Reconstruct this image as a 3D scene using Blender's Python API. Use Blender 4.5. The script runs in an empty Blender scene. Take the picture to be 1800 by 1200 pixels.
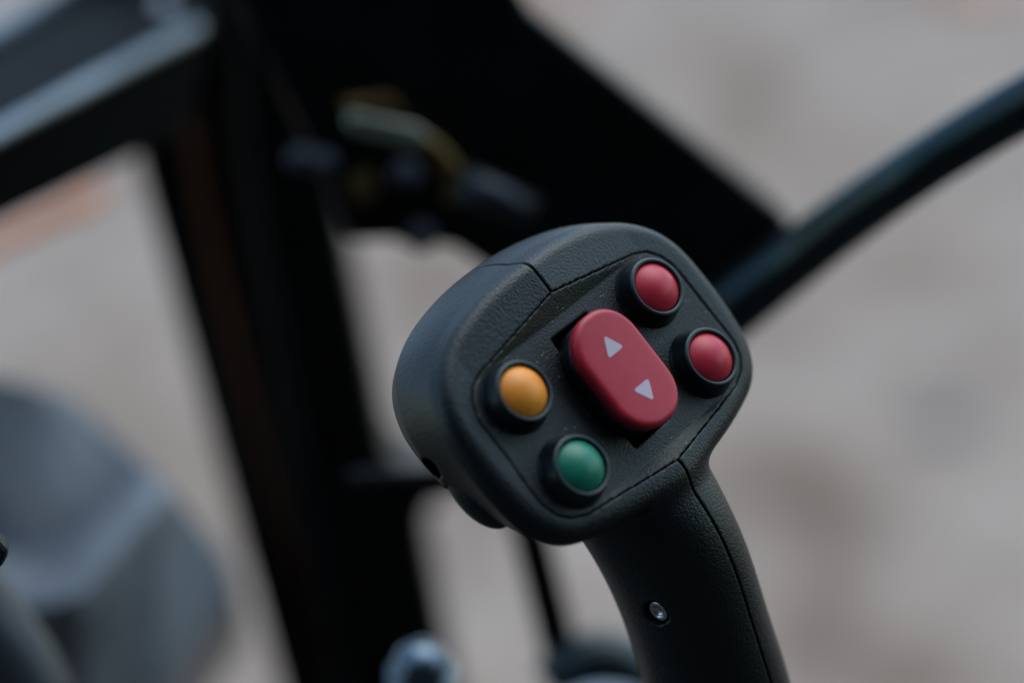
import bpy, bmesh, math, random
import numpy as np
from mathutils import Matrix, Vector

random.seed(7)
S = bpy.context.scene
COL = S.collection

# ------------------------------------------------------------------ camera
CAM_H, PITCH, ROLL = 1.2, 15.0, 12.0
cam_data = bpy.data.cameras.new('camera')
cam_data.lens = 90.0
cam_data.sensor_width = 36.0
cam_data.clip_start = 0.02
cam_data.clip_end = 400.0
cam_data.dof.use_dof = True
cam_data.dof.focus_distance = 0.523
cam_data.dof.aperture_fstop = 4.1
cam_data.dof.aperture_blades = 0
cam = bpy.data.objects.new('camera', cam_data)
COL.objects.link(cam)
CAM = (Matrix.Translation((0, 0, CAM_H)) @ Matrix.Rotation(math.radians(90 - PITCH), 4, 'X')
       @ Matrix.Rotation(math.radians(-ROLL), 4, 'Z'))
cam.matrix_world = CAM
S.camera = cam

# ------------------------------------------------------------------ light
SUN_EL, SUN_AZ = 64.0, 55.0      # azimuth measured from +Y (ahead of the camera) towards +X (right)
world = bpy.data.worlds.new('World')
S.world = world
world.use_nodes = True
wn = world.node_tree
sky = wn.nodes.new('ShaderNodeTexSky')
sky.sky_type = 'NISHITA'
sky.sun_disc = False
sky.sun_elevation = math.radians(SUN_EL)
sky.sun_rotation = math.radians(SUN_AZ)
sky.air_density = 1.3
sky.dust_density = 1.0
sky.ozone_density = 0.25
bg = wn.nodes['Background']
bg.inputs['Strength'].default_value = 0.10
wn.links.new(sky.outputs[0], bg.inputs[0])
sun_data = bpy.data.lights.new('sun', 'SUN')
sun_data.energy = 0.5
sun_data.angle = math.radians(60)
sun_data.color = (1.0, 0.98, 0.95)
sun = bpy.data.objects.new('sun', sun_data)
COL.objects.link(sun)
el, az = math.radians(SUN_EL), math.radians(SUN_AZ)
to_sun = Vector((math.cos(el) * math.sin(az), math.cos(el) * math.cos(az), math.sin(el)))
sun.rotation_euler = to_sun.to_track_quat('Z', 'Y').to_euler()
sun.location = (0, 0, 5)

S.view_settings.view_transform = 'Standard'
S.view_settings.look = 'None'
S.view_settings.gamma = 1.0
S.view_settings.use_curve_mapping = False
S.view_settings.exposure = 1.34

# ------------------------------------------------------------------ materials
def mat(name, color, rough=0.5, spec=0.5, metal=0.0, bump=None, speck=None, mottle=None, coat=0.0, tint=(1, 1, 1), tcoord='Object'):
    """bump = [(kind, scale, strength, distance)], mottle = (scale, amount), speck = (scale, threshold, colour)."""
    m = bpy.data.materials.new(name)
    m.use_nodes = True
    nt = m.node_tree
    b = nt.nodes['Principled BSDF']
    b.inputs['Base Color'].default_value = (*color, 1)
    b.inputs['Roughness'].default_value = rough
    b.inputs['Specular IOR Level'].default_value = spec
    b.inputs['Metallic'].default_value = metal
    b.inputs['Specular Tint'].default_value = (*tint, 1)
    b.inputs['Coat Weight'].default_value = coat
    tc = nt.nodes.new('ShaderNodeTexCoord').outputs[tcoord]
    col = None
    if mottle:
        nz = nt.nodes.new('ShaderNodeTexNoise')
        nz.inputs['Scale'].default_value = mottle[0]
        nz.inputs['Detail'].default_value = 5
        nt.links.new(tc, nz.inputs['Vector'])
        rp = nt.nodes.new('ShaderNodeValToRGB')
        a = mottle[1]
        rp.color_ramp.elements[0].position = 0.3
        rp.color_ramp.elements[1].position = 0.7
        rp.color_ramp.elements[0].color = (*[c * (1 - a) for c in color], 1)
        rp.color_ramp.elements[1].color = (*[min(1, c * (1 + a)) for c in color], 1)
        nt.links.new(nz.outputs[0], rp.inputs[0])
        col = rp.outputs[0]
        rr = nt.nodes.new('ShaderNodeMapRange')
        rr.inputs['To Min'].default_value = max(0, rough - 0.08)
        rr.inputs['To Max'].default_value = min(1, rough + 0.08)
        nt.links.new(nz.outputs[0], rr.inputs[0])
        nt.links.new(rr.outputs[0], b.inputs['Roughness'])
    if speck:
        vz = nt.nodes.new('ShaderNodeTexVoronoi')
        vz.inputs['Scale'].default_value = speck[0]
        nt.links.new(tc, vz.inputs['Vector'])
        # keep only a few cells: random cell colour above threshold, near the cell centre
        sx = nt.nodes.new('ShaderNodeSeparateColor')
        nt.links.new(vz.outputs['Color'], sx.inputs[0])
        g1 = nt.nodes.new('ShaderNodeMath'); g1.operation = 'GREATER_THAN'
        g1.inputs[1].default_value = speck[1]
        nt.links.new(sx.outputs[0], g1.inputs[0])
        g2 = nt.nodes.new('ShaderNodeMath'); g2.operation = 'LESS_THAN'
        g2.inputs[1].default_value = 0.22
        nt.links.new(vz.outputs['Distance'], g2.inputs[0])
        gm = nt.nodes.new('ShaderNodeMath'); gm.operation = 'MULTIPLY'
        nt.links.new(g1.outputs[0], gm.inputs[0]); nt.links.new(g2.outputs[0], gm.inputs[1])
        mx = nt.nodes.new('ShaderNodeMix'); mx.data_type = 'RGBA'
        nt.links.new(gm.outputs[0], mx.inputs[0])
        if col: nt.links.new(col, mx.inputs[6])
        else: mx.inputs[6].default_value = (*color, 1)
        mx.inputs[7].default_value = (*speck[2], 1)
        col = mx.outputs[2]
    if col: nt.links.new(col, b.inputs['Base Color'])
    prev = None
    for kind, scale, strength, dist in (bump or []):
        if kind == 'noise':
            t = nt.nodes.new('ShaderNodeTexNoise'); t.inputs['Detail'].default_value = 2
            out = t.outputs[0]
        elif kind == 'leather':
            t = nt.nodes.new('ShaderNodeTexVoronoi'); t.feature = 'SMOOTH_F1'
            t.inputs['Smoothness'].default_value = 0.35
            out = t.outputs['Distance']
        t.inputs['Scale'].default_value = scale
        if kind == 'leather':
            wz = nt.nodes.new('ShaderNodeTexNoise'); wz.inputs['Scale'].default_value = scale * 0.8
            nt.links.new(tc, wz.inputs['Vector'])
            ad = nt.nodes.new('ShaderNodeVectorMath'); ad.operation = 'MULTIPLY_ADD'
            ad.inputs[1].default_value = (0.9 / scale,) * 3
            nt.links.new(wz.outputs['Color'], ad.inputs[0]); nt.links.new(tc, ad.inputs[2])
            nt.links.new(ad.outputs[0], t.inputs['Vector'])
        else:
            nt.links.new(tc, t.inputs['Vector'])
        bp = nt.nodes.new('ShaderNodeBump')
        bp.inputs['Strength'].default_value = strength
        bp.inputs['Distance'].default_value = dist
        if kind == 'leather': bp.invert = True
        nt.links.new(out, bp.inputs['Height'])
        if prev: nt.links.new(prev, bp.inputs['Normal'])
        prev = bp.outputs[0]
    if prev: nt.links.new(prev, b.inputs['Normal'])
    return m

M = {}
M['shell'] = mat('black_grained_plastic', (0.0028, 0.0046, 0.0046), 0.41, 0.47, tint=(0.80, 1.0, 0.98),
                 bump=[('leather', 1900, 0.6, 0.00017), ('noise', 5200, 0.2, 0.00004)])
M['panel'] = mat('black_panel_plastic', (0.0035, 0.0046, 0.0042), 0.46, 0.46, tint=(0.84, 1.0, 0.95), speck=(1500, 0.965, (0.28, 0.29, 0.28)),
                 bump=[('leather', 2500, 0.65, 0.00014)])
M['rubber'] = mat('black_collar_rubber', (0.003, 0.005, 0.006), 0.38, 0.6, tint=(0.74, 1.0, 1.0), bump=[('noise', 3500, 0.25, 0.00006)])
M['trigger'] = mat('black_trigger_plastic', (0.003, 0.005, 0.006), 0.45, 0.5, tint=(0.74, 1.0, 1.0))
def cap(name, c): return mat(name, c, 0.36, 0.45, bump=[('noise', 3400, 0.25, 0.00006)], mottle=(500, 0.06))
M['red'] = cap('red_plastic', (0.50, 0.028, 0.050))
M['rocker_red'] = cap('rocker_red_plastic', (0.43, 0.022, 0.036))
M['amber'] = cap('amber_plastic', (0.86, 0.32, 0.03))
M['green'] = cap('green_plastic', (0.008, 0.20, 0.115))
M['print'] = mat('pale_print', (0.52, 0.49, 0.56), 0.5, 0.3)
M['zinc'] = mat('zinc_plated_steel', (0.50, 0.56, 0.62), 0.28, 0.5, 1.0)
M['frame'] = mat('black_frame_paint', (0.002, 0.003, 0.003), 0.42, 0.2, mottle=(40, 0.4))
M['tube'] = mat('black_tube_paint', (0.003, 0.007, 0.009), 0.27, 0.6, tint=(0.66, 1.0, 1.0), mottle=(60, 0.4))
M['brown'] = mat('brown_gap_reflection', (0.11, 0.040, 0.010), 0.5, 0.3)  # brown reflection in the post's gap, given as a colour
M['orange'] = mat('orange_paint', (0.80, 0.19, 0.01), 0.5, 0.4)
M['grey_hood'] = mat('grey_blue_plastic', (0.27, 0.315, 0.34), 0.34, 0.6, mottle=(20, 0.6))
M['sheen_rod'] = mat('pale_sheen_steel', (0.24, 0.31, 0.35), 0.35, 0.5, 0.8, mottle=(30, 0.3))  # pale steel; along the arm it stands for sky sheen
M['bolt_steel'] = mat('blued_bolt_steel', (0.11, 0.16, 0.20), 0.22, 0.5, 0.9, mottle=(300, 0.3))
M['dark_hose'] = mat('dark_hose_rubber', (0.03, 0.042, 0.048), 0.4, 0.5, mottle=(25, 0.4))
M['brass'] = mat('yellow_passivated_steel', (0.14, 0.10, 0.035), 0.45, 0.5, 0.7, mottle=(80, 0.5))
M['arm'] = mat('black_arm_paint', (0.003, 0.0045, 0.005), 0.65, 0.07, tint=(0.7, 1, 1), mottle=(40, 0.4))
M['clip'] = mat('passivated_clip', (0.30, 0.35, 0.29), 0.42, 0.5, 0.8, mottle=(60, 0.4))
M['dark_steel'] = mat('dark_steel', (0.035, 0.044, 0.052), 0.4, 0.5, 0.7)

# ------------------------------------------------------------------ mesh helpers
def link(name, mesh, material, parent=None, smooth=True):
    o = bpy.data.objects.new(name, mesh)
    COL.objects.link(o)
    if material: mesh.materials.append(material)
    if smooth:
        mesh.polygons.foreach_set('use_smooth', [True] * len(mesh.polygons))
    if parent: o.parent = parent
    return o

def tag(o, label=None, cat=None, group=None, kind=None):
    if label: o['label'] = label
    if cat: o['category'] = cat
    if group: o['group'] = group
    if kind: o['kind'] = kind
    return o

def empty(name, mw, label, cat, group=None):
    o = bpy.data.objects.new(name, None)
    o.empty_display_size = 0.01
    COL.objects.link(o)
    o.matrix_world = mw
    return tag(o, label, cat, group)

def mesh_from(name, verts, faces):
    me = bpy.data.meshes.new(name)
    me.from_pydata([tuple(v) for v in verts], [], faces)
    me.update()
    return me

def lathe(profile, seg=64):
    """profile [(r, z)] from outside bottom to the axis on top; closed caps."""
    V, Fc = [], []
    for r, z in profile:
        for i in range(seg):
            a = 2 * math.pi * i / seg
            V.append((r * math.cos(a), r * math.sin(a), z))
    for k in range(len(profile) - 1):
        for i in range(seg):
            j = (i + 1) % seg
            Fc.append((k * seg + i, k * seg + j, (k + 1) * seg + j, (k + 1) * seg + i))
    Fc.append(tuple(reversed(range(seg))))
    n = len(profile) - 1
    Fc.append(tuple(n * seg + i for i in range(seg)))
    return V, Fc

def arc(cx, cz, r, a0, a1, n=6):
    return [(cx + r * math.cos(math.radians(a0 + (a1 - a0) * i / n)),
             cz + r * math.sin(math.radians(a0 + (a1 - a0) * i / n))) for i in range(n + 1)]

def rounded(poly, rad, n=6):
    """round the corners of a closed 2D polygon; rad number or per-corner list."""
    out = []
    N = len(poly)
    for i in range(N):
        p = np.array(poly[i], float); a = np.array(poly[i - 1], float); b = np.array(poly[(i + 1) % N], float)
        r = rad[i] if isinstance(rad, (list, tuple)) else rad
        da = (a - p) / np.linalg.norm(a - p); db = (b - p) / np.linalg.norm(b - p)
        ang = math.acos(max(-1, min(1, float(da @ db))))
        if r <= 0 or ang > 3.0:
            out.append(tuple(p)); continue
        t = min(r / math.tan(ang / 2), 0.48 * np.linalg.norm(a - p), 0.48 * np.linalg.norm(b - p))
        p0, p1 = p + da * t, p + db * t
        for k in range(n + 1):
            s = k / n
            out.append(tuple((1 - s) ** 2 * p0 + 2 * s * (1 - s) * p + s * s * p1))
    return out

def spline(poly, n=6):
    out = []
    N = len(poly)
    P = [np.array(p, float) for p in poly]
    for i in range(N):
        a, b, c, d = P[i - 1], P[i], P[(i + 1) % N], P[(i + 2) % N]
        for k in range(n):
            t = k / n
            out.append(tuple(0.5 * (2 * b + (c - a) * t + (2 * a - 5 * b + 4 * c - d) * t * t + (3 * b - a - 3 * c + d) * t ** 3)))
    return out

def sd_poly(poly, X, Y):
    """signed distance of a closed polygon on arrays X, Y (negative inside)."""
    d = np.full(X.shape, 1e9, np.float32)
    inside = np.zeros(X.shape, bool)
    n = len(poly)
    for i in range(n):
        ax, ay = poly[i]; bx, by = poly[(i + 1) % n]
        ex, ey = bx - ax, by - ay
        wx, wy = X - ax, Y - ay
        t = np.clip((wx * ex + wy * ey) / (ex * ex + ey * ey + 1e-12), 0, 1)
        d = np.minimum(d, (wx - ex * t) ** 2 + (wy - ey * t) ** 2)
        c = ((ay <= Y) & (by > Y)) | ((by <= Y) & (ay > Y))
        if ey != 0:
            inside ^= c & (X < ax + (Y - ay) * ex / ey)
    d = np.sqrt(d)
    return np.where(inside, -d, d).astype(np.float32)

def smin(a, b, k):
    h = np.clip(0.5 + 0.5 * (b - a) / k, 0, 1)
    return b * (1 - h) + a * h - k * h * (1 - h)
def smax(a, b, k): return -smin(-a, -b, k)

def surface_nets(Fv, org, h):
    s = Fv < 0
    nx, ny, nz = Fv.shape
    cnt = np.zeros((nx - 1, ny - 1, nz - 1), np.int8)
    for dx in (0, 1):
        for dy in (0, 1):
            for dz in (0, 1):
                cnt += s[dx:nx - 1 + dx, dy:ny - 1 + dy, dz:nz - 1 + dz]
    act = (cnt > 0) & (cnt < 8)
    idx = np.argwhere(act)
    ids = np.full(act.shape, -1, np.int32)
    ids[act] = np.arange(len(idx), dtype=np.int32)
    c = {}
    for dx in (0, 1):
        for dy in (0, 1):
            for dz in (0, 1):
                c[dx, dy, dz] = Fv[idx[:, 0] + dx, idx[:, 1] + dy, idx[:, 2] + dz].astype(np.float64)
    acc = np.zeros((len(idx), 3)); num = np.zeros(len(idx))
    keys = list(c)
    for a in keys:
        for ax in range(3):
            if a[ax] == 0:
                b = list(a); b[ax] = 1; b = tuple(b)
                fa, fb = c[a], c[b]
                m = (fa < 0) != (fb < 0)
                t = np.where(m, fa / np.where(m, fa - fb, 1), 0)
                p = np.array(a, float)[None, :].repeat(len(idx), 0)
                p[:, ax] = t
                acc += p * m[:, None]; num += m
    P = idx + acc / num[:, None]
    V = P * h + np.array(org)
    faces = []
    for ax in range(3):
        a1, a2 = (ax + 1) % 3, (ax + 2) % 3
        sl0 = [slice(None)] * 3; sl1 = [slice(None)] * 3
        sl0[ax] = slice(0, -1); sl1[ax] = slice(1, None)
        s0, s1 = s[tuple(sl0)], s[tuple(sl1)]
        e = np.argwhere(s0 != s1)
        ok = (e[:, a1] > 0) & (e[:, a2] > 0) & (e[:, a1] < Fv.shape[a1] - 1) & (e[:, a2] < Fv.shape[a2] - 1)
        e = e[ok]
        st = s0[e[:, 0], e[:, 1], e[:, 2]]
        def cell(d1, d2):
            q = e.copy(); q[:, a1] -= d1; q[:, a2] -= d2
            return ids[q[:, 0], q[:, 1], q[:, 2]]
        Q = np.stack([cell(1, 1), cell(0, 1), cell(0, 0), cell(1, 0)], 1)
        Q[~st] = Q[~st][:, ::-1]
        faces.append(Q)
    Fc = np.concatenate(faces)
    return V, Fc

def np_mesh(name, V, Fc, scale=0.001, off=(0, 0, 0)):
    me = bpy.data.meshes.new(name)
    V = (V - np.array(off)) * scale
    me.vertices.add(len(V)); me.vertices.foreach_set('co', V.astype(np.float32).ravel())
    me.loops.add(Fc.size); me.loops.foreach_set('vertex_index', Fc.astype(np.int32).ravel())
    me.polygons.add(len(Fc))
    me.polygons.foreach_set('loop_start', np.arange(0, Fc.size, 4, dtype=np.int32))
    me.polygons.foreach_set('loop_total', np.full(len(Fc), 4, np.int32))
    me.update(calc_edges=True)
    me.validate()
    return me

def relax(V, Fc, it=2, lam=0.4):
    """light smoothing that keeps the volume (Taubin)."""
    n = len(V)
    a = np.concatenate([Fc[:, [0, 1]], Fc[:, [1, 2]], Fc[:, [2, 3]], Fc[:, [3, 0]]])
    a = np.concatenate([a, a[:, ::-1]])
    deg = np.bincount(a[:, 0], minlength=n).astype(float)
    for k in range(it):
        for l in (lam, -lam * 1.04):
            m = np.stack([np.bincount(a[:, 0], V[a[:, 1], d], minlength=n) for d in range(3)], 1) / deg[:, None]
            V = V + l * (m - V)
    return V

# ------------------------------------------------------------------ survey helpers
FPX = 1800 * 90.0 / 36.0
def view_ray(px, py):
    return (CAM.to_3x3() @ Vector(((px - 900) / FPX, -(py - 600) / FPX, -1.0)))
def at(px, py, d):
    """world point d metres out along the view axis."""
    return CAM.translation + view_ray(px, py) * d
def on_ground(px, py, z=0.0):
    r = view_ray(px, py); return CAM.translation + r * ((z - CAM_H) / r.z)
def on_wall(px, py, p0, nrm):
    r = view_ray(px, py); t = (p0 - CAM.translation).dot(nrm) / r.dot(nrm)
    return CAM.translation + r * t

# ------------------------------------------------------------------ ground
def ground_material():
    m = bpy.data.materials.new('weathered_concrete'); m.use_nodes = True
    nt = m.node_tree; b = nt.nodes['Principled BSDF']
    mp = nt.nodes.new('ShaderNodeMapping')
    mp.inputs['Scale'].default_value = (1.0, 0.5, 1.0)
    nt.links.new(nt.nodes.new('ShaderNodeTexCoord').outputs['Object'], mp.inputs['Vector'])
    tc = mp.outputs[0]
    def noise(scale, detail, rough=0.55):
        n = nt.nodes.new('ShaderNodeTexNoise')
        n.inputs['Scale'].default_value = scale; n.inputs['Detail'].default_value = detail
        n.inputs['Roughness'].default_value = rough
        nt.links.new(tc, n.inputs['Vector']); return n.outputs[0]
    def ramp(src, stops):
        r = nt.nodes.new('ShaderNodeValToRGB')
        while len(r.color_ramp.elements) < len(stops): r.color_ramp.elements.new(0.5)
        for e_, (p, c) in zip(r.color_ramp.elements, stops): e_.position = p; e_.color = (*c, 1)
        nt.links.new(src, r.inputs[0]); return r.outputs[0]
    base = ramp(noise(4.6, 7, 0.7), [(0.36, (0.190, 0.148, 0.110)), (0.5, (0.302, 0.251, 0.198)), (0.64, (0.385, 0.326, 0.262))])
    stain = ramp(noise(2.2, 3), [(0.36, (0.72, 0.66, 0.60)), (0.52, (1, 1, 1))])
    grit = ramp(noise(240, 3), [(0.3, (0.80, 0.80, 0.80)), (0.7, (1.15, 1.15, 1.15))])
    def mul(a, c):
        x = nt.nodes.new('ShaderNodeMix'); x.data_type = 'RGBA'; x.blend_type = 'MULTIPLY'
        x.inputs[0].default_value = 1.0
        nt.links.new(a, x.inputs[6]); nt.links.new(c, x.inputs[7]); return x.outputs[2]
    nt.links.new(mul(mul(base, stain), grit), b.inputs['Base Color'])
    b.inputs['Roughness'].default_value = 0.85
    b.inputs['Specular IOR Level'].default_value = 0.25
    bp = nt.nodes.new('ShaderNodeBump'); bp.inputs['Strength'].default_value = 0.4; bp.inputs['Distance'].default_value = 0.004
    nt.links.new(noise(180, 4), bp.inputs['Height']); nt.links.new(bp.outputs[0], b.inputs['Normal'])
    return m
gv, gf, gn = [], [], 60
gs = [-150 + 300 * i / gn for i in range(gn + 1)]
for y in gs:
    for x in gs:
        gv.append((x, y, 0.0))
for j in range(gn):
    for i in range(gn):
        gf.append((j * (gn + 1) + i, j * (gn + 1) + i + 1, (j + 1) * (gn + 1) + i + 1, (j + 1) * (gn + 1) + i))
ground = link('ground', mesh_from('ground', gv, gf), ground_material(), smooth=False)
tag(ground, kind='structure')
# dark sheet added out of view to cut light bouncing up off the ground
bounce_blocker = link('bounce_blocker', mesh_from('bounce_blocker', [(-150, -150, .004), (150, -150, .004), (150, 1.75, .004), (-150, 1.75, .004)], [(0, 1, 2, 3)]),
               mat('dark_bounce_blocker', (0.035, 0.035, 0.036), 0.85, 0.2, bump=[('noise', 150, 0.5, 0.004)], mottle=(6, 0.25)), smooth=False)
tag(bounce_blocker, kind='structure')
# dark boarded wall added behind the viewer to block sky light
blocker = empty('sky_blocker', Matrix.Translation((0, -1.5, 0)), 'unseen boarded wall added to block sky light', 'wall')
del blocker['label'], blocker['category']
tag(blocker, kind='structure')
wood = mat('dark_blocker_boards', (0.022, 0.020, 0.019), 0.7, 0.3, mottle=(5, 0.3))
bm = bmesh.new(); bmesh.ops.create_cube(bm, size=1.0)
bmesh.ops.scale(bm, vec=(0.19, 0.03, 4.2), verts=bm.verts)
bmesh.ops.bevel(bm, geom=list(bm.edges), offset=.003, segments=1, affect='EDGES')
board_me = bpy.data.meshes.new('board'); bm.to_mesh(board_me); bm.free(); board_me.materials.append(wood)
for i in range(-24, 25):
    b_ = bpy.data.objects.new('board', board_me); COL.objects.link(b_); b_.parent = blocker
    b_.location = (i * 0.2, random.uniform(-.004, .004), 2.1)
bm = bmesh.new(); bmesh.ops.create_cube(bm, size=1.0)
bmesh.ops.scale(bm, vec=(9.9, 0.06, 4.25), verts=bm.verts)
me = bpy.data.meshes.new('backing'); bm.to_mesh(me); bm.free()
link('backing', me, wood, blocker, False).location = (0, -0.06, 2.125)

# ------------------------------------------------------------------ joystick grip
TH = math.radians(37)
ct, st_ = math.cos(TH), math.sin(TH)
vx, vy = -0.612, 0.790
vl = math.hypot(vx, vy); vx /= vl; vy /= vl
v_c = Vector((vx, vy, 0)); n_c = Vector((vy * st_, -vx * st_, ct)); u_c = v_c.cross(n_c)
D0 = 0.522
O_c = Vector(((1092 - 900) / FPX, -(655 - 600) / FPX, -1.0)) * D0 - u_c * 0.0032
GRIP = CAM @ Matrix(((u_c.x, v_c.x, n_c.x, O_c.x), (u_c.y, v_c.y, n_c.y, O_c.y), (u_c.z, v_c.z, n_c.z, O_c.z), (0, 0, 0, 1)))
BASE = (0.0, -112.0, -70.0)            # millimetres, foot of the grip in its own frame
grip = empty('joystick_grip', GRIP @ Matrix.Translation(Vector(BASE) * 0.001),
             'black joystick grip with coloured push buttons and a red rocker, sharp in front', 'joystick')
def gpart(name, V, Fc, material, parent=None, smooth=True):
    V = (np.array(V, float) - np.array(BASE)) * 0.001
    o = link(name, mesh_from(name, V, Fc), material, parent or grip, smooth)
    return o

def mirror(half): return half + [(-x, y) for x, y in reversed(half) if abs(x) > 1e-6]
PANEL = mirror([(0, 21.8), (25, 17.7), (28.6, 16.3), (31.0, 13.6), (32.3, 10), (32.6, -10), (31.3, -13.6), (29, -15.9), (25.5, -17.4), (0, -20.9)])
C0 = mirror([(0, 29.0), (12, 28.2), (23, 25.4), (31.2, 20.2), (35.9, 13.3), (37.4, 3), (37.2, -7), (35.2, -14.2), (30.6, -19.3), (22, -22.6), (10, -25.0), (0, -26.6)])
C1 = mirror([(0, 31.8), (12, 31.0), (24, 28.0), (32.8, 22.6), (37.9, 14.6), (39.3, 4), (38.9, -7), (36.6, -14.6), (31.3, -19.8), (22, -22.8), (10, -25.0), (0, -26.6)])
C2 = mirror([(0, 35.6), (12, 34.8), (23, 32.2), (31, 27.6), (36.4, 19.5), (38.2, 11), (37.6, 2), (35.6, -6), (32, -13), (26.5, -18.2), (19, -21.5), (9, -24), (0, -25)])
C3 = mirror([(0, 33), (11, 32.0), (20, 29.0), (26, 24), (29.5, 17), (30.5, 9), (30, 1), (28, -7), (25, -12), (21, -16), (15, -19), (8, -21), (0, -22)])
LEV = [3.0, -4.0, -15.0, -30.0]

def frame_height(U, V):
    a = np.abs(U)
    top = 2.3 * np.clip(1 - a / 27, 0, 1) * np.clip((V + 2) / 12, 0, 1)
    bot = 1.6 * np.clip(1 - a / 27, 0, 1) * np.clip((-V - 2) / 12, 0, 1)
    return top + bot

H = 0.36
ux = np.arange(-44, 44 + H, H, dtype=np.float32)
uy = np.arange(-116, 40 + H, H, dtype=np.float32)
uz = np.arange(-44, 5 + H, H, dtype=np.float32)
TRIG_C, TRIG_R = (-32.2, -0.5, -14.0), (5.4, 9.5, 5.6)
SCREW = (-13.9, -43.6, -18.6)

def ell(X, Y, Z, c, r):
    q = np.sqrt(((X - c[0]) / r[0]) ** 2 + ((Y - c[1]) / r[1]) ** 2 + ((Z - c[2]) / r[2]) ** 2)
    return (q - 1) * min(r)

def stem_params(V):
    vs = [-120, -100, -72, -60, -45, -33, -25, -10]
    wc = [-75, -60, -39.6, -32.3, -22.8, -18.0, -16.0, -14.0]
    a = [16.5, 15.8, 14.8, 14.1, 14.0, 14.0, 15.0, 17.0]
    b = [21.5, 20.5, 19.4, 18.6, 18.0, 17.2, 16.0, 14.0]
    g = np.arange(-150, 40, 0.5)
    ker = np.exp(-0.5 * (np.arange(-30, 31) * 0.5 / 5.0) ** 2); ker /= ker.sum()
    def soft(ys):
        q = np.interp(g, vs, ys)
        q = np.convolve(np.pad(q, 30, mode='edge'), ker, mode='valid')
        return np.interp(V, g, q)
    return soft(wc), soft(a), soft(b)

def body_field(X, Y, Z):
    """X (nx,1,1), Y (1,ny,1), Z (1,1,nz) -> field in mm."""
    X2, Y2 = np.broadcast_arrays(X[:, :, 0], Y[:, :, 0])
    sds = [sd_poly(spline(c, 5), X2, Y2) for c in (C0, C1, C2, C3)]
    out = np.empty((X.shape[0], Y.shape[1], Z.shape[2]), np.float32)
    zf = frame_height(X2, Y2)
    kf = np.interp(Y2, [-14, 4, 18], [4.6, 3.4, 2.2]).astype(np.float32)
    bx = (-12.5 - (Y2 + 20) * 0.52)
    wc, a, b = [q.astype(np.float32)[None, :] for q in stem_params(Y[0, :, 0])]
    sdp = sd_poly(rounded(PANEL, 1.0, 2), X2, Y2)
    for k in range(Z.shape[2]):
        z = float(Z[0, 0, k])
        if z >= LEV[0]: d = sds[0]
        elif z <= LEV[3]: d = sds[3] + (LEV[3] - z) * 0.9
        else:
            for i in range(3):
                if LEV[i] >= z >= LEV[i + 1]:
                    t = (LEV[i] - z) / (LEV[i] - LEV[i + 1])
                    if i == 1: t = t * (1.6 - 0.6 * t)
                    d = sds[i] * (1 - t) + sds[i + 1] * t
                    break
        head = smax(d, (bx - z) * 0.88, 9.0)
        head = smax(head, np.float32(-33 - z), 8.0)
        q = np.sqrt((X2 / a) ** 2 + ((z - wc) / b) ** 2)
        stem = (q - 1) * 13.5
        stem = np.maximum(stem, Y2 + 12)
        f = smin(head, stem, 3.2)
        f = smax(f, z - zf, kf)
        pocket = np.maximum(sdp, -3.4 - z)
        pocket = np.minimum(pocket, np.maximum(np.maximum(np.abs(X2) - 6.8, np.abs(Y2 - 0.2) - 15.0), -10.0 - z))
        f = np.maximum(f, -pocket)
        out[:, :, k] = f
    return out

def cut(Fv, other): np.maximum(Fv, -other, out=Fv)

for side in (-1, 1):
    xs = ux[ux < 1.0] if side < 0 else ux[ux > -1.0]
    X, Y, Z = xs[:, None, None], uy[None, :, None], uz[None, None, :]
    Fv = body_field(X, Y, Z)
    if side < 0:
        # trigger pocket, and the recess of the case screw
        cut(Fv, ell(X, Y, Z, TRIG_C, tuple(r + 0.7 for r in TRIG_R)))
        cut(Fv, ell(X, Y, Z, (-35, 8.6, -15.0), (4.4, 3.4, 4.0)))
        cy = np.sqrt((Y - SCREW[1]) ** 2 + (Z - SCREW[2]) ** 2) - 2.9
        cut(Fv, np.maximum(cy, (X + 10.0)))
        np.maximum(Fv, X + 0.17, out=Fv)
    else:
        np.maximum(Fv, -X + 0.17, out=Fv)
    # close the foot of the grip
    np.maximum(Fv, -113.0 - Y, out=Fv)
    Vs, Fs = surface_nets(Fv, (xs[0], uy[0], uz[0]), H)
    Vs = relax(Vs, Fs, 2)
    o = link('shell_half', np_mesh('shell_half', Vs, Fs, off=BASE), M['shell'], grip)
    o['label'] = ('left moulded half of the black grained plastic grip' if side < 0
                  else 'right moulded half of the black grained plastic grip')
    del Fv

# trigger under the left side
h = 0.5
tx = np.arange(-42, -20, h); ty = np.arange(-18, 12, h); tz = np.arange(-23, -4, h)
X, Y, Z = tx[:, None, None], ty[None, :, None], tz[None, None, :]
Ft = np.broadcast_to(ell(X, Y, Z, TRIG_C, TRIG_R), (len(tx), len(ty), len(tz))).astype(np.float32)
Vs, Fs = surface_nets(Ft, (tx[0], ty[0], tz[0]), h)
link('trigger', np_mesh('trigger', Vs, Fs, off=BASE), M['trigger'], grip)

# face panel with the switch well
h = 0.34
px_ = np.arange(-35, 35 + h, h, dtype=np.float32); py_ = np.arange(-23, 24 + h, h, dtype=np.float32); pz_ = np.arange(-4.4, 3.6, h, dtype=np.float32)
X, Y, Z = px_[:, None, None], py_[None, :, None], pz_[None, None, :]
X2, Y2 = np.broadcast_arrays(X[:, :, 0], Y[:, :, 0])
sdp = sd_poly(rounded(PANEL, 1.0, 2), X2, Y2)
edge_h = frame_height(X2, Y2)
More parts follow.
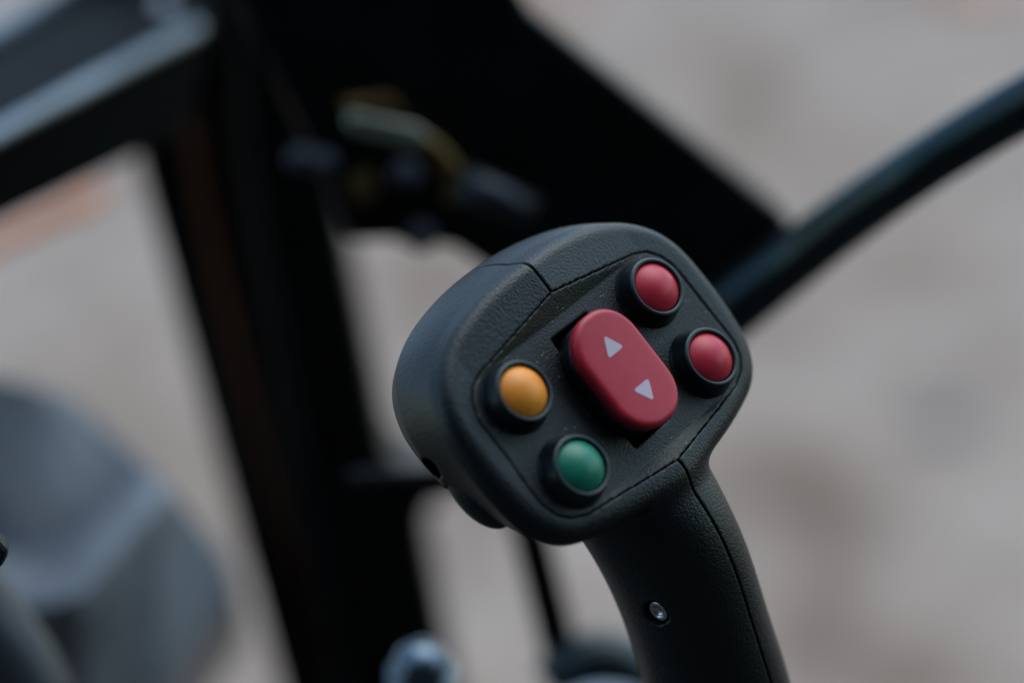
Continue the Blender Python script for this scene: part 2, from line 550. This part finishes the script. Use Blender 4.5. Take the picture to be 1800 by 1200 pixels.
# raised lips that run from the top and bottom corners and die out towards the sides
lip = np.clip(edge_h + (sdp + 0.2) * 0.5, 0, None)
lip = np.where(np.abs(Y2) > 8, lip, np.clip(lip - (8 - np.abs(Y2)) * 0.4, 0, None))
top = (lip - 0.06)[:, :, None]
well = sd_poly(rounded([(-5.8, 14.1), (5.8, 14.1), (5.8, -13.5), (-5.8, -13.5)], 0.4, 2), X2, Y2)[:, :, None]
Fp = np.maximum((sdp + 0.15)[:, :, None], (Z - top) * 0.9)
Fp = np.maximum(Fp, -3.3 - Z)
Fp = np.maximum(Fp, -well).astype(np.float32)
Vs, Fs = surface_nets(Fp, (px_[0], py_[0], pz_[0]), h)
panel = link('face_panel', np_mesh('face_panel', Vs, Fs, off=BASE), M['panel'], grip)

# push buttons
def push_button(u, v, material, label):
    c = (u, v, 0.0)
    col_prof = ([(7.7, -0.6), (7.7, 0.12), (7.6, 0.3), (7.42, 0.55), (7.3, 1.2), (7.08, 2.2), (6.8, 3.1)]
                + arc(6.0, 3.85, 0.62, 5, 125, 8) + [(5.5, 4.2), (5.42, 3.7), (5.38, 2.2), (0.4, 2.2)])
    V, Fc = lathe(col_prof)
    b = gpart('push_button', np.array(V) + c, Fc, M['rubber'])
    b['label'] = label
    dome = [(5.25, 2.4), (5.25, 3.9)]
    R = 7.0; zc = 3.98 - math.sqrt(R * R - 5.15 ** 2)
    a0 = math.degrees(math.acos(5.15 / R))
    dome += [(R * math.cos(math.radians(a)), zc + R * math.sin(math.radians(a)))
             for a in [a0 + (89.6 - a0) * i / 16 for i in range(17)]]
    V, Fc = lathe(dome)
    gpart('button_cap', np.array(V) + c, Fc, material, b)
    return b
push_button(-22.1, 9.5, M['amber'], 'round push button with an amber cap in a black collar')
push_button(-22.1, -9.0, M['green'], 'round push button with a green cap in a black collar')
push_button(21.4, 9.2, M['red'], 'upper round push button with a red cap in a black collar')
push_button(21.4, -9.1, M['red'], 'lower round push button with a red cap in a black collar')

# rocker switch
def stadium(hw, hl, r, n=10):
    pts = []
    for cx, cy, a0 in ((hw - r, hl - r, 0), (-hw + r, hl - r, 90), (-hw + r, -hl + r, 180), (hw - r, -hl + r, 270)):
        for i in range(n + 1):
            a = math.radians(a0 + 90 * i / n)
            pts.append((cx + r * math.cos(a), cy + r * math.sin(a)))
    return pts
def stack(levels, hw, hl, r, z_of=None, n=10):
    """levels [(inset, z)] of a rounded oblong; closed at both ends with rings to the middle."""
    V, Fc = [], []
    N = 4 * (n + 1)
    for ins, z in levels:
        rr = max(r - ins, 0.05)
        for x, y in stadium(hw - ins, hl - ins, rr, n):
            V.append((x, y, z + (z_of(x, y) if z_of else 0)))
    for k in range(len(levels) - 1):
        for i in range(N):
            j = (i + 1) % N
            Fc.append((k * N + i, k * N + j, (k + 1) * N + j, (k + 1) * N + i))
    Fc.append(tuple(reversed(range(N))))
    last = (len(levels) - 1) * N
    V.append((0, 0, levels[-1][1] + (z_of(0, 0) if z_of else 0)))
    for i in range(N): Fc.append((last + i, last + (i + 1) % N, len(V) - 1))
    return V, Fc
V, Fc = stack([(0.5, -2.5), (0.1, 0.4), (0.0, 1.5), (0.0, 3.7), (0.3, 4.1), (1.2, 4.15)], 8.8, 13.0, 8.2)
V = [(x, y + 0.35, z) for x, y, z in V]
rocker = gpart('rocker_switch', V, Fc, M['rubber'])
rocker['label'] = 'red rocker switch with two pale arrows on a black base'
dish = lambda x, y: 0.0022 * y * y - 0.004 * x * x
lv = [(0.4, 4.18), (0.1, 4.3), (0.0, 4.7)] + [(1.4 - 1.4 * math.cos(math.radians(a)), 5.7 + 1.25 * math.sin(math.radians(a))) for a in (0, 15, 30, 45, 60, 75, 86)]
lv += [(1.8, 6.97), (2.6, 6.98), (4.5, 6.98), (6.2, 6.98)]
V, Fc = stack(lv, 8.75, 13.35, 8.2, dish, 12)
V = [(x, y + 0.35, z) for x, y, z in V]
cap_o = gpart('rocker_cap', V, Fc, M['rocker_red'], rocker)
def arrow(sign):
    tri = [(0.0, 8.3), (2.55, 4.0), (-2.55, 4.0)]
    if sign < 0: tri = [(x, -y) for x, y in tri][::-1]
    pts = rounded(tri, 0.6, 6)
    V = [(x - 0.2, y + 0.1, 6.98 + dish(x, y) + 0.05) for x, y in pts]
    n = len(V)
    V += [(x, y, z - 0.2) for x, y, z in V]
    Fc = [tuple(range(n - 1, -1, -1)), tuple(n + i for i in range(n))]
    if sign: Fc = [tuple(range(n)), tuple(n + i for i in range(n - 1, -1, -1))]
    Fc += [(i, n + i, n + (i + 1) % n, (i + 1) % n) for i in range(n)]
    o = gpart('arrow_mark', V, Fc, M['print'], rocker, False)
    bm = bmesh.new(); bm.from_mesh(o.data); bmesh.ops.recalc_face_normals(bm, faces=bm.faces); bm.to_mesh(o.data); bm.free()
arrow(1); arrow(-1)

# case screw in its recess (axis along -u)
prof = [(2.35, 0), (2.35, 0.7)] + arc(2.05, 0.7, 0.3, 0, 90, 4) + [(1.35, 1.05), (1.15, 0.75), (0.95, 0.45), (0.05, 0.4)]
V, Fc = lathe(prof, 40)
V = [(SCREW[0] + 2.0 - z, SCREW[1] + x, SCREW[2] + y) for x, y, z in V]
sc_o = gpart('screw', V, [tuple(reversed(f)) for f in Fc], M['zinc'])

# ------------------------------------------------------------------ solids for the machine behind
def tube(path, rad, seg=20, cap=True):
    """round bar along world points."""
    P = [Vector(p) for p in path]
    V, Fc = [], []
    up = Vector((0, 0, 1))
    for i, p in enumerate(P):
        t = (P[min(i + 1, len(P) - 1)] - P[max(i - 1, 0)]).normalized()
        s_ = t.cross(up)
        if s_.length < 0.1: s_ = t.cross(Vector((1, 0, 0)))
        s_.normalize(); w = s_.cross(t)
        r = rad[i] if isinstance(rad, (list, tuple)) else rad
        for k in range(seg):
            a = 2 * math.pi * k / seg
            V.append(p + s_ * (r * math.cos(a)) + w * (r * math.sin(a)))
    for i in range(len(P) - 1):
        for k in range(seg):
            j = (k + 1) % seg
            Fc.append((i * seg + k, (i + 1) * seg + k, (i + 1) * seg + j, i * seg + j))
    if cap:
        Fc.append(tuple(range(seg))); L = (len(P) - 1) * seg
        Fc.append(tuple(L + k for k in reversed(range(seg))))
    return V, Fc

def smooth_path(pts, n=8):
    P = [Vector(p) for p in pts]
    P = [2 * P[0] - P[1]] + P + [2 * P[-1] - P[-2]]
    out = []
    for i in range(1, len(P) - 2):
        for k in range(n):
            t = k / n
            a, b, c, d = P[i - 1], P[i], P[i + 1], P[i + 2]
            out.append(0.5 * ((2 * b) + (c - a) * t + (2 * a - 5 * b + 4 * c - d) * t * t + (3 * b - a - 3 * c + d) * t ** 3))
    out.append(P[-2])
    return out

def slab(points, back, bevel=0.0015):
    """flat world polygon extruded along the vector back, edges bevelled."""
    bm = bmesh.new()
    vs = [bm.verts.new(p) for p in points]
    f = bm.faces.new(vs)
    ex = bmesh.ops.extrude_face_region(bm, geom=[f])
    bmesh.ops.translate(bm, vec=back, verts=[e for e in ex['geom'] if isinstance(e, bmesh.types.BMVert)])
    bmesh.ops.recalc_face_normals(bm, faces=bm.faces)
    if bevel:
        bmesh.ops.bevel(bm, geom=[e for e in bm.edges if e.calc_face_angle(0) > 0.5], offset=bevel, segments=2, affect='EDGES', profile=0.5)
    me = bpy.data.meshes.new('slab'); bm.to_mesh(me); bm.free()
    return me

def place(name, me, material, root, smooth=False):
    """mesh given in world coordinates, parented under root (or made top-level with its origin at its foot)."""
    if root:
        bpy.context.view_layer.update()
        me.transform(root.matrix_world.inverted())
        return link(name, me, material, root, smooth)
    zs = [v.co for v in me.vertices]
    c = sum(zs, Vector()) / len(zs); c.z = min(v.z for v in zs)
    me.transform(Matrix.Translation(-c))
    o = link(name, me, material, None, smooth)
    o.location = c
    return o
def tmesh(path, rad, seg=20): return mesh_from('tube', *tube(path, rad, seg))

def hexbolt(p, axis, r, hgt, root, material, name='bolt'):
    prof6 = []
    bm = bmesh.new()
    bmesh.ops.create_cone(bm, cap_ends=True, segments=6, radius1=r, radius2=r, depth=hgt)
    bmesh.ops.bevel(bm, geom=[e for e in bm.edges], offset=r * 0.12, segments=2, affect='EDGES', profile=0.5)
    wsh = bmesh.ops.create_cone(bm, cap_ends=True, segments=28, radius1=r * 1.45, radius2=r * 1.4, depth=hgt * 0.3)
    bmesh.ops.translate(bm, vec=(0, 0, -hgt * 0.6), verts=wsh['verts'])
    rot = Vector(axis).to_track_quat('Z', 'Y').to_matrix().to_4x4()
    bm.transform(Matrix.Translation(p) @ rot)
    me = bpy.data.meshes.new(name); bm.to_mesh(me); bm.free()
    return place(name, me, material, root)

YF = 0.88
toward = Vector((0, -1, 0))
def wall_at(dist_y): return Vector((0, dist_y, 0))
def W(px, py, y): return on_wall(px, py, wall_at(y), Vector((0, 1, 0)))
def Wp(pts, y): return [W(a, b, y) for a, b in pts]

# upright post with its cross bar, standing on the ground
frame = empty('machine_frame', Matrix.Translation(Vector((-0.06, YF, 0))),
              'black painted steel machine frame with wide leaning post and cross bar behind the grip', 'machine frame')
def to_floor(pts, y, i0, i1):
    """continue the edge through pixel points i0 and i1 down to the ground."""
    a, b = W(*i0, y), W(*i1, y); t = -a.z / (b.z - a.z); return a + (b - a) * t
left = [(150, -160), (243, 300), (488, 1200)]
rightw = [(752, 950), (800, 1200)]
poly = Wp(left, YF) + [to_floor(left, YF, left[1], left[2]), to_floor(rightw, YF, *rightw)]
poly += Wp([(800, 1200), (752, 950), (750, 915), (762, 888), (788, 872), (790, 868), (775, 835), (728, 828), (700, 818), (684, 792), (612, 440), (500, -160)], YF)
place('post', slab(poly, Vector((0, 0.05, 0)), 0.004), M['frame'], frame)
place('post_flange', slab(Wp([(395, -160), (440, 300), (600, 1200), (690, 1500), (640, 1500), (560, 1200), (408, 300), (365, -160)], YF - 0.022), Vector((0, 0.021, 0)), 0.003), M['frame'], frame)
place('gap_reflection', tmesh(smooth_path(Wp([(300, -100), (345, 250), (400, 520), (470, 800), (540, 1060), (600, 1300), (680, 1650)], YF - 0.008)), 0.0032, 14), M['brown'], frame, True)  # reflection in the post's gap, painted as a thin brown tube
place('cross_bar', slab(Wp([(600, 832), (735, 828), (800, 826), (1010, 800), (1010, 850), (800, 872), (735, 880), (620, 890)], .66), Vector((0, .005, 0)), .003), M['frame'], frame)
bar = [(898, 930), (963, 1200)]; bar2 = [(964, 930), (1032, 1200)]
poly = [W(872, 820, 0.72), *Wp(bar, 0.72), to_floor(bar, 0.72, *bar), to_floor(bar2, 0.72, *bar2), *Wp(bar2[::-1], 0.72), W(938, 820, 0.72)]
place('thin_bar', slab(poly, Vector((0, 0.012, 0)), 0.002), M['frame'], frame)
YG = 0.70
gus = [(330, -160), (830, -160), (935, 20), (1392, 385), (1405, 425), (1300, 545), (1180, 630), (1100, 640), (900, 510), (850, 470), (800, 437), (765, 432), (725, 440), (690, 424), (610, 428), (560, 300), (400, -20)]
place('gusset_plate', slab(Wp(gus, YG), Vector((0, 0.03, 0)), 0.003), M['frame'], frame)
for px, py, r in ((712, 300, .0031), (740, 408, .0031), (566, 280, .0029), (526, 272, .0026)):
    hexbolt(W(px, py, YG - 0.004), (0.1, -0.8, 0.6), r, .004, frame, M['dark_steel'])

# bent clip and pin on the plate
clip = empty('clip', Matrix.Translation(W(700, 330, YG - 0.02)), 'pale zinc bent latch clip bolted to the black plate', 'latch')
place('strap', slab(Wp([(612, 196), (735, 222), (752, 236), (748, 258), (728, 262), (625, 238), (606, 226)], YG - .022), Vector((0, .004, .0)), .0012), M['clip'], clip)
place('hook', tmesh(smooth_path([W(700, 240, YG - .014), W(750, 252, YG - .016), W(785, 285, YG - .014), W(803, 325, YG - .012), W(800, 352, YG - .010)], 6), .0030, 14), M['brass'], clip, True)
place('bracket', slab(Wp([(598, 180), (690, 168), (715, 205), (640, 198), (612, 222)], YG - .012), Vector((0, .006, 0)), .001), M['brass'], clip)
place('bracket', slab(Wp([(612, 318), (650, 300), (668, 345), (632, 362)], YG - .010), Vector((0, .006, 0)), .001), M['brass'], clip)
place('pin', tmesh([W(810, 318, YG - .012), W(935, 378, YG - .012)], .0052, 18), M['dark_steel'], clip, True)

# tube rail to the right
rail_pts = [(1180, 632, .70), (1300, 532, .69), (1400, 452, .68), (1500, 375, .665), (1600, 306, .65), (1700, 242, .64), (1800, 183, .63), (1950, 100, .615), (2150, 0, .60)]
rpath = smooth_path([at(*p) for p in rail_pts], 5)
rail = place('guard_rail', tmesh(rpath, [.0088 - .0016 * min(1, i / 22) for i in range(len(rpath))], 28), M['tube'], None, True)
tag(rail, 'slim black round rail curving up to the right edge', 'rail')

# arm at the upper left: box beam, sky sheen on its edges put in as two pale rods
arm = empty('loader_arm', Matrix.Translation(at(120, 200, .78)), 'black box arm with edge sheen put in as two pale rods along its top, upper left corner', 'machine arm')
def pt(px, py, d): return at(px, py, d)
A0, A1 = at(-160, 322, .70), at(375, 31, .82)
B0, B1 = at(-160, 165, .80), at(330, -110, .92)
low0, low1 = at(-160, 468, .715), at(330, 235, .825)
A0, B0, low0 = A1 + (A0 - A1) * 1.9, B1 + (B0 - B1) * 1.9, low1 + (low0 - low1) * 1.9
bm = bmesh.new()
vv = [bm.verts.new(p) for p in (A0, A1, B1, B0, low0, low1, low1 + (B1 - A1), low0 + (B0 - A0))]
for f in ((0, 1, 2, 3), (4, 5, 1, 0), (5, 6, 2, 1), (6, 7, 3, 2), (7, 4, 0, 3), (4, 7, 6, 5)): bm.faces.new([vv[i] for i in f])
bmesh.ops.recalc_face_normals(bm, faces=bm.faces)
bmesh.ops.bevel(bm, geom=list(bm.edges), offset=.002, segments=2, affect='EDGES', profile=0.5)
me = bpy.data.meshes.new('beam'); bm.to_mesh(me); bm.free()
place('beam', me, M['arm'], arm)
place('sheen_rod', tmesh([at(345, 50, .81) + (at(-160, 318, .695) - at(345, 50, .81)) * 1.9, at(345, 50, .81)], .0027, 16), M['sheen_rod'], arm, True)
place('sheen_rod', tmesh([at(170, -40, .88) + (at(-160, 150, .80) - at(170, -40, .88)) * 2.1, at(170, -40, .88)], .0045, 16), M['sheen_rod'], arm, True)
hexbolt(at(290, 12, .84), (0, -.5, .8), .0035, .003, arm, M['sheen_rod'])

# orange painted bar under the arm
ob = place('orange_bar', tmesh(smooth_path([at(-200, 530, .92), at(0, 428, .95), at(175, 343, .98)], 4), .0026, 16), M['orange'], None, True)
tag(ob, 'orange painted bar showing below the upper left arm', 'bar')

# grey blue hood at the lower left
def hood():
    pts = {
        'a': (-120, 640, .83), 'b': (60, 672, .845), 'c': (130, 700, .855), 'd': (240, 795, .86),
        'e': (290, 845, .845), 'f': (400, 975, .89), 'g': (405, 1040, .895), 'h': (290, 1230, .88), 'i': (180, 1420, .88),
        'r0': (205, 850, .855), 'r1': (60, 985, .835), 'r2': (-120, 935, .83),
        's0': (285, 870, .83), 's1': (140, 1045, .80), 's2': (20, 1075, .80), 's3': (-120, 1090, .80),
        'j': (-120, 1420, .86),
    }
    k = list(pts); P = {n: at(*pts[n]) for n in k}
    bm = bmesh.new(); v = {n: bm.verts.new(P[n]) for n in k}
    for f in (['a', 'b', 'c', 'd', 'r0', 'r1', 'r2'], ['d', 'e', 's0', 'r0'], ['r0', 's0', 's1', 'r1'], ['r1', 's1', 's2', 's3', 'r2'],
              ['e', 'f', 'g', 'h', 'i', 's1', 's0'], ['s1', 'i', 'j', 's3', 's2']):
        bm.faces.new([v[n] for n in f])
    bmesh.ops.triangulate(bm, faces=bm.faces)
    bmesh.ops.recalc_face_normals(bm, faces=bm.faces)
    # give the moulding a body: extrude the rim straight back
    edges = [e for e in bm.edges if e.is_boundary]
    ex = bmesh.ops.extrude_edge_only(bm, edges=edges)
    nv = [e for e in ex['geom'] if isinstance(e, bmesh.types.BMVert)]
    bmesh.ops.translate(bm, vec=Vector((-0.01, 0.09, -0.05)), verts=nv)
    bmesh.ops.contextual_create(bm, geom=[e for e in bm.edges if e.is_boundary])
    bmesh.ops.recalc_face_normals(bm, faces=bm.faces)
    bmesh.ops.bevel(bm, geom=[e for e in bm.edges if not e.is_boundary and e.calc_face_angle(0) > 0.3], offset=.002, segments=2, affect='EDGES', profile=0.5)
    me = bpy.data.meshes.new('hood'); bm.to_mesh(me); bm.free(); return me
hd = place('hood', hood(), M['grey_hood'], None)
tag(hd, 'grey blue moulded hood with a pale ridge, lower left of the post', 'hood')
gt = place('grey_hose', tmesh(smooth_path([at(-160, 960, .66), at(-30, 1090, .66), at(60, 1230, .66), at(120, 1420, .67)], 6), .011, 22), M['dark_hose'], None, True)
tag(gt, 'thick dark grey hose crossing the bottom left corner', 'hose')
for i_, (x_, y_) in enumerate(((105, 1115), (120, 1150))):
    pass

# knob of a second lever, just inside the left edge
kn = place('control_lever', slab([at(-70, 930, .52), at(-8, 938, .52), at(18, 966, .52), at(6, 990, .52), at(-12, 1010, .52), at(-70, 1020, .52)], CAM.to_3x3() @ Vector((-.003, 0, -.016)), .0012), M['rubber'], None)
tag(kn, 'black tip of a second control lever cut off by the left edge', 'control lever')

place('stalk', tmesh([at(-42, 990, .533), at(-70, 1300, .56), at(-80, 1700, .60)], .0045, 16), M['rubber'], kn, True)

# bolt with a bright head by the foot of the post
bt = empty('frame_bolt', Matrix.Translation(at(745, 1180, .64)), 'shiny bolt head with blue sheen beside the post, bottom edge', 'bolt')
V, Fc = lathe([(.0088, -.0035), (.0088, -.0022), (.0070, -.0020), (.0070, .0005)] + [(.0070 * math.cos(math.radians(a)), .0005 + .0056 * math.sin(math.radians(a))) for a in range(8, 90, 9)], 32)
me = mesh_from('bolt_head', V, Fc)
me.transform(Matrix.Translation(at(740, 1168, .64)) @ Vector((0.1, -.4, .9)).to_track_quat('Z', 'Y').to_matrix().to_4x4())
place('bolt_head', me, M['bolt_steel'], bt, True)
place('bolt_shank', tmesh([at(745, 1170, .65), at(775, 1420, .70)], .0048, 16), M['dark_steel'], bt, True)

# dark rubber boot and the pale round plate below it
bp_ = empty('lever_mount', Matrix.Translation(at(1050, 1260, .70)), 'round pale steel mount with black rubber boot, bottom edge left of the stem', 'lever mount')
place('boot', tmesh(smooth_path([at(985, 1215, .76), at(1012, 1185, .76), at(1062, 1165, .76), at(1108, 1190, .76), at(1135, 1250, .76)], 6), .0105, 18), M['rubber'], bp_, True)
V, Fc = lathe([(.020, -.006), (.020, -.001)] + arc(.0185, -.0015, .0015, 0, 90, 4) + [(.004, .0008), (.0005, .0009)], 48)
me = mesh_from('plate', V, Fc)
me.transform(Matrix.Translation(at(1050, 1285, .70)) @ Vector((0.05, -.35, 1)).to_track_quat('Z', 'Y').to_matrix().to_4x4())
place('plate', me, M['sheen_rod'], bp_, True)

# small things lying on the ground
def pebble(px, py, r, color, name, label, cat):
    bm = bmesh.new(); bmesh.ops.create_icosphere(bm, subdivisions=3, radius=1)
    for v in bm.verts:
        n_ = 1 + 0.18 * math.sin(3.1 * v.co.x + 1.7 * v.co.y) * math.cos(2.3 * v.co.z + v.co.x)
        v.co = Vector((v.co.x * r * n_, v.co.y * r * 0.8 * n_, v.co.z * r * 0.4 + r * 0.38))
    me = bpy.data.meshes.new(name); bm.to_mesh(me); bm.free()
    o = link(name, me, mat(name + '_surface', color, 0.55, 0.4, mottle=(60, 0.2)), None, True)
    o.location = on_ground(px, py)
    tag(o, label, cat)
pebble(1660, 755, .030, (0.05, 0.11, 0.15), 'blue_scrap', 'small blue scrap lying on the ground at right', 'scrap')
pebble(982, 14, .085, (0.55, 0.20, 0.05), 'orange_scrap', 'orange scrap on the ground at the top, beside the dark plate', 'scrap')
pebble(1715, -8, .075, (0.70, 0.25, 0.04), 'orange_scrap', 'orange scrap on the ground at the top right edge', 'scrap')
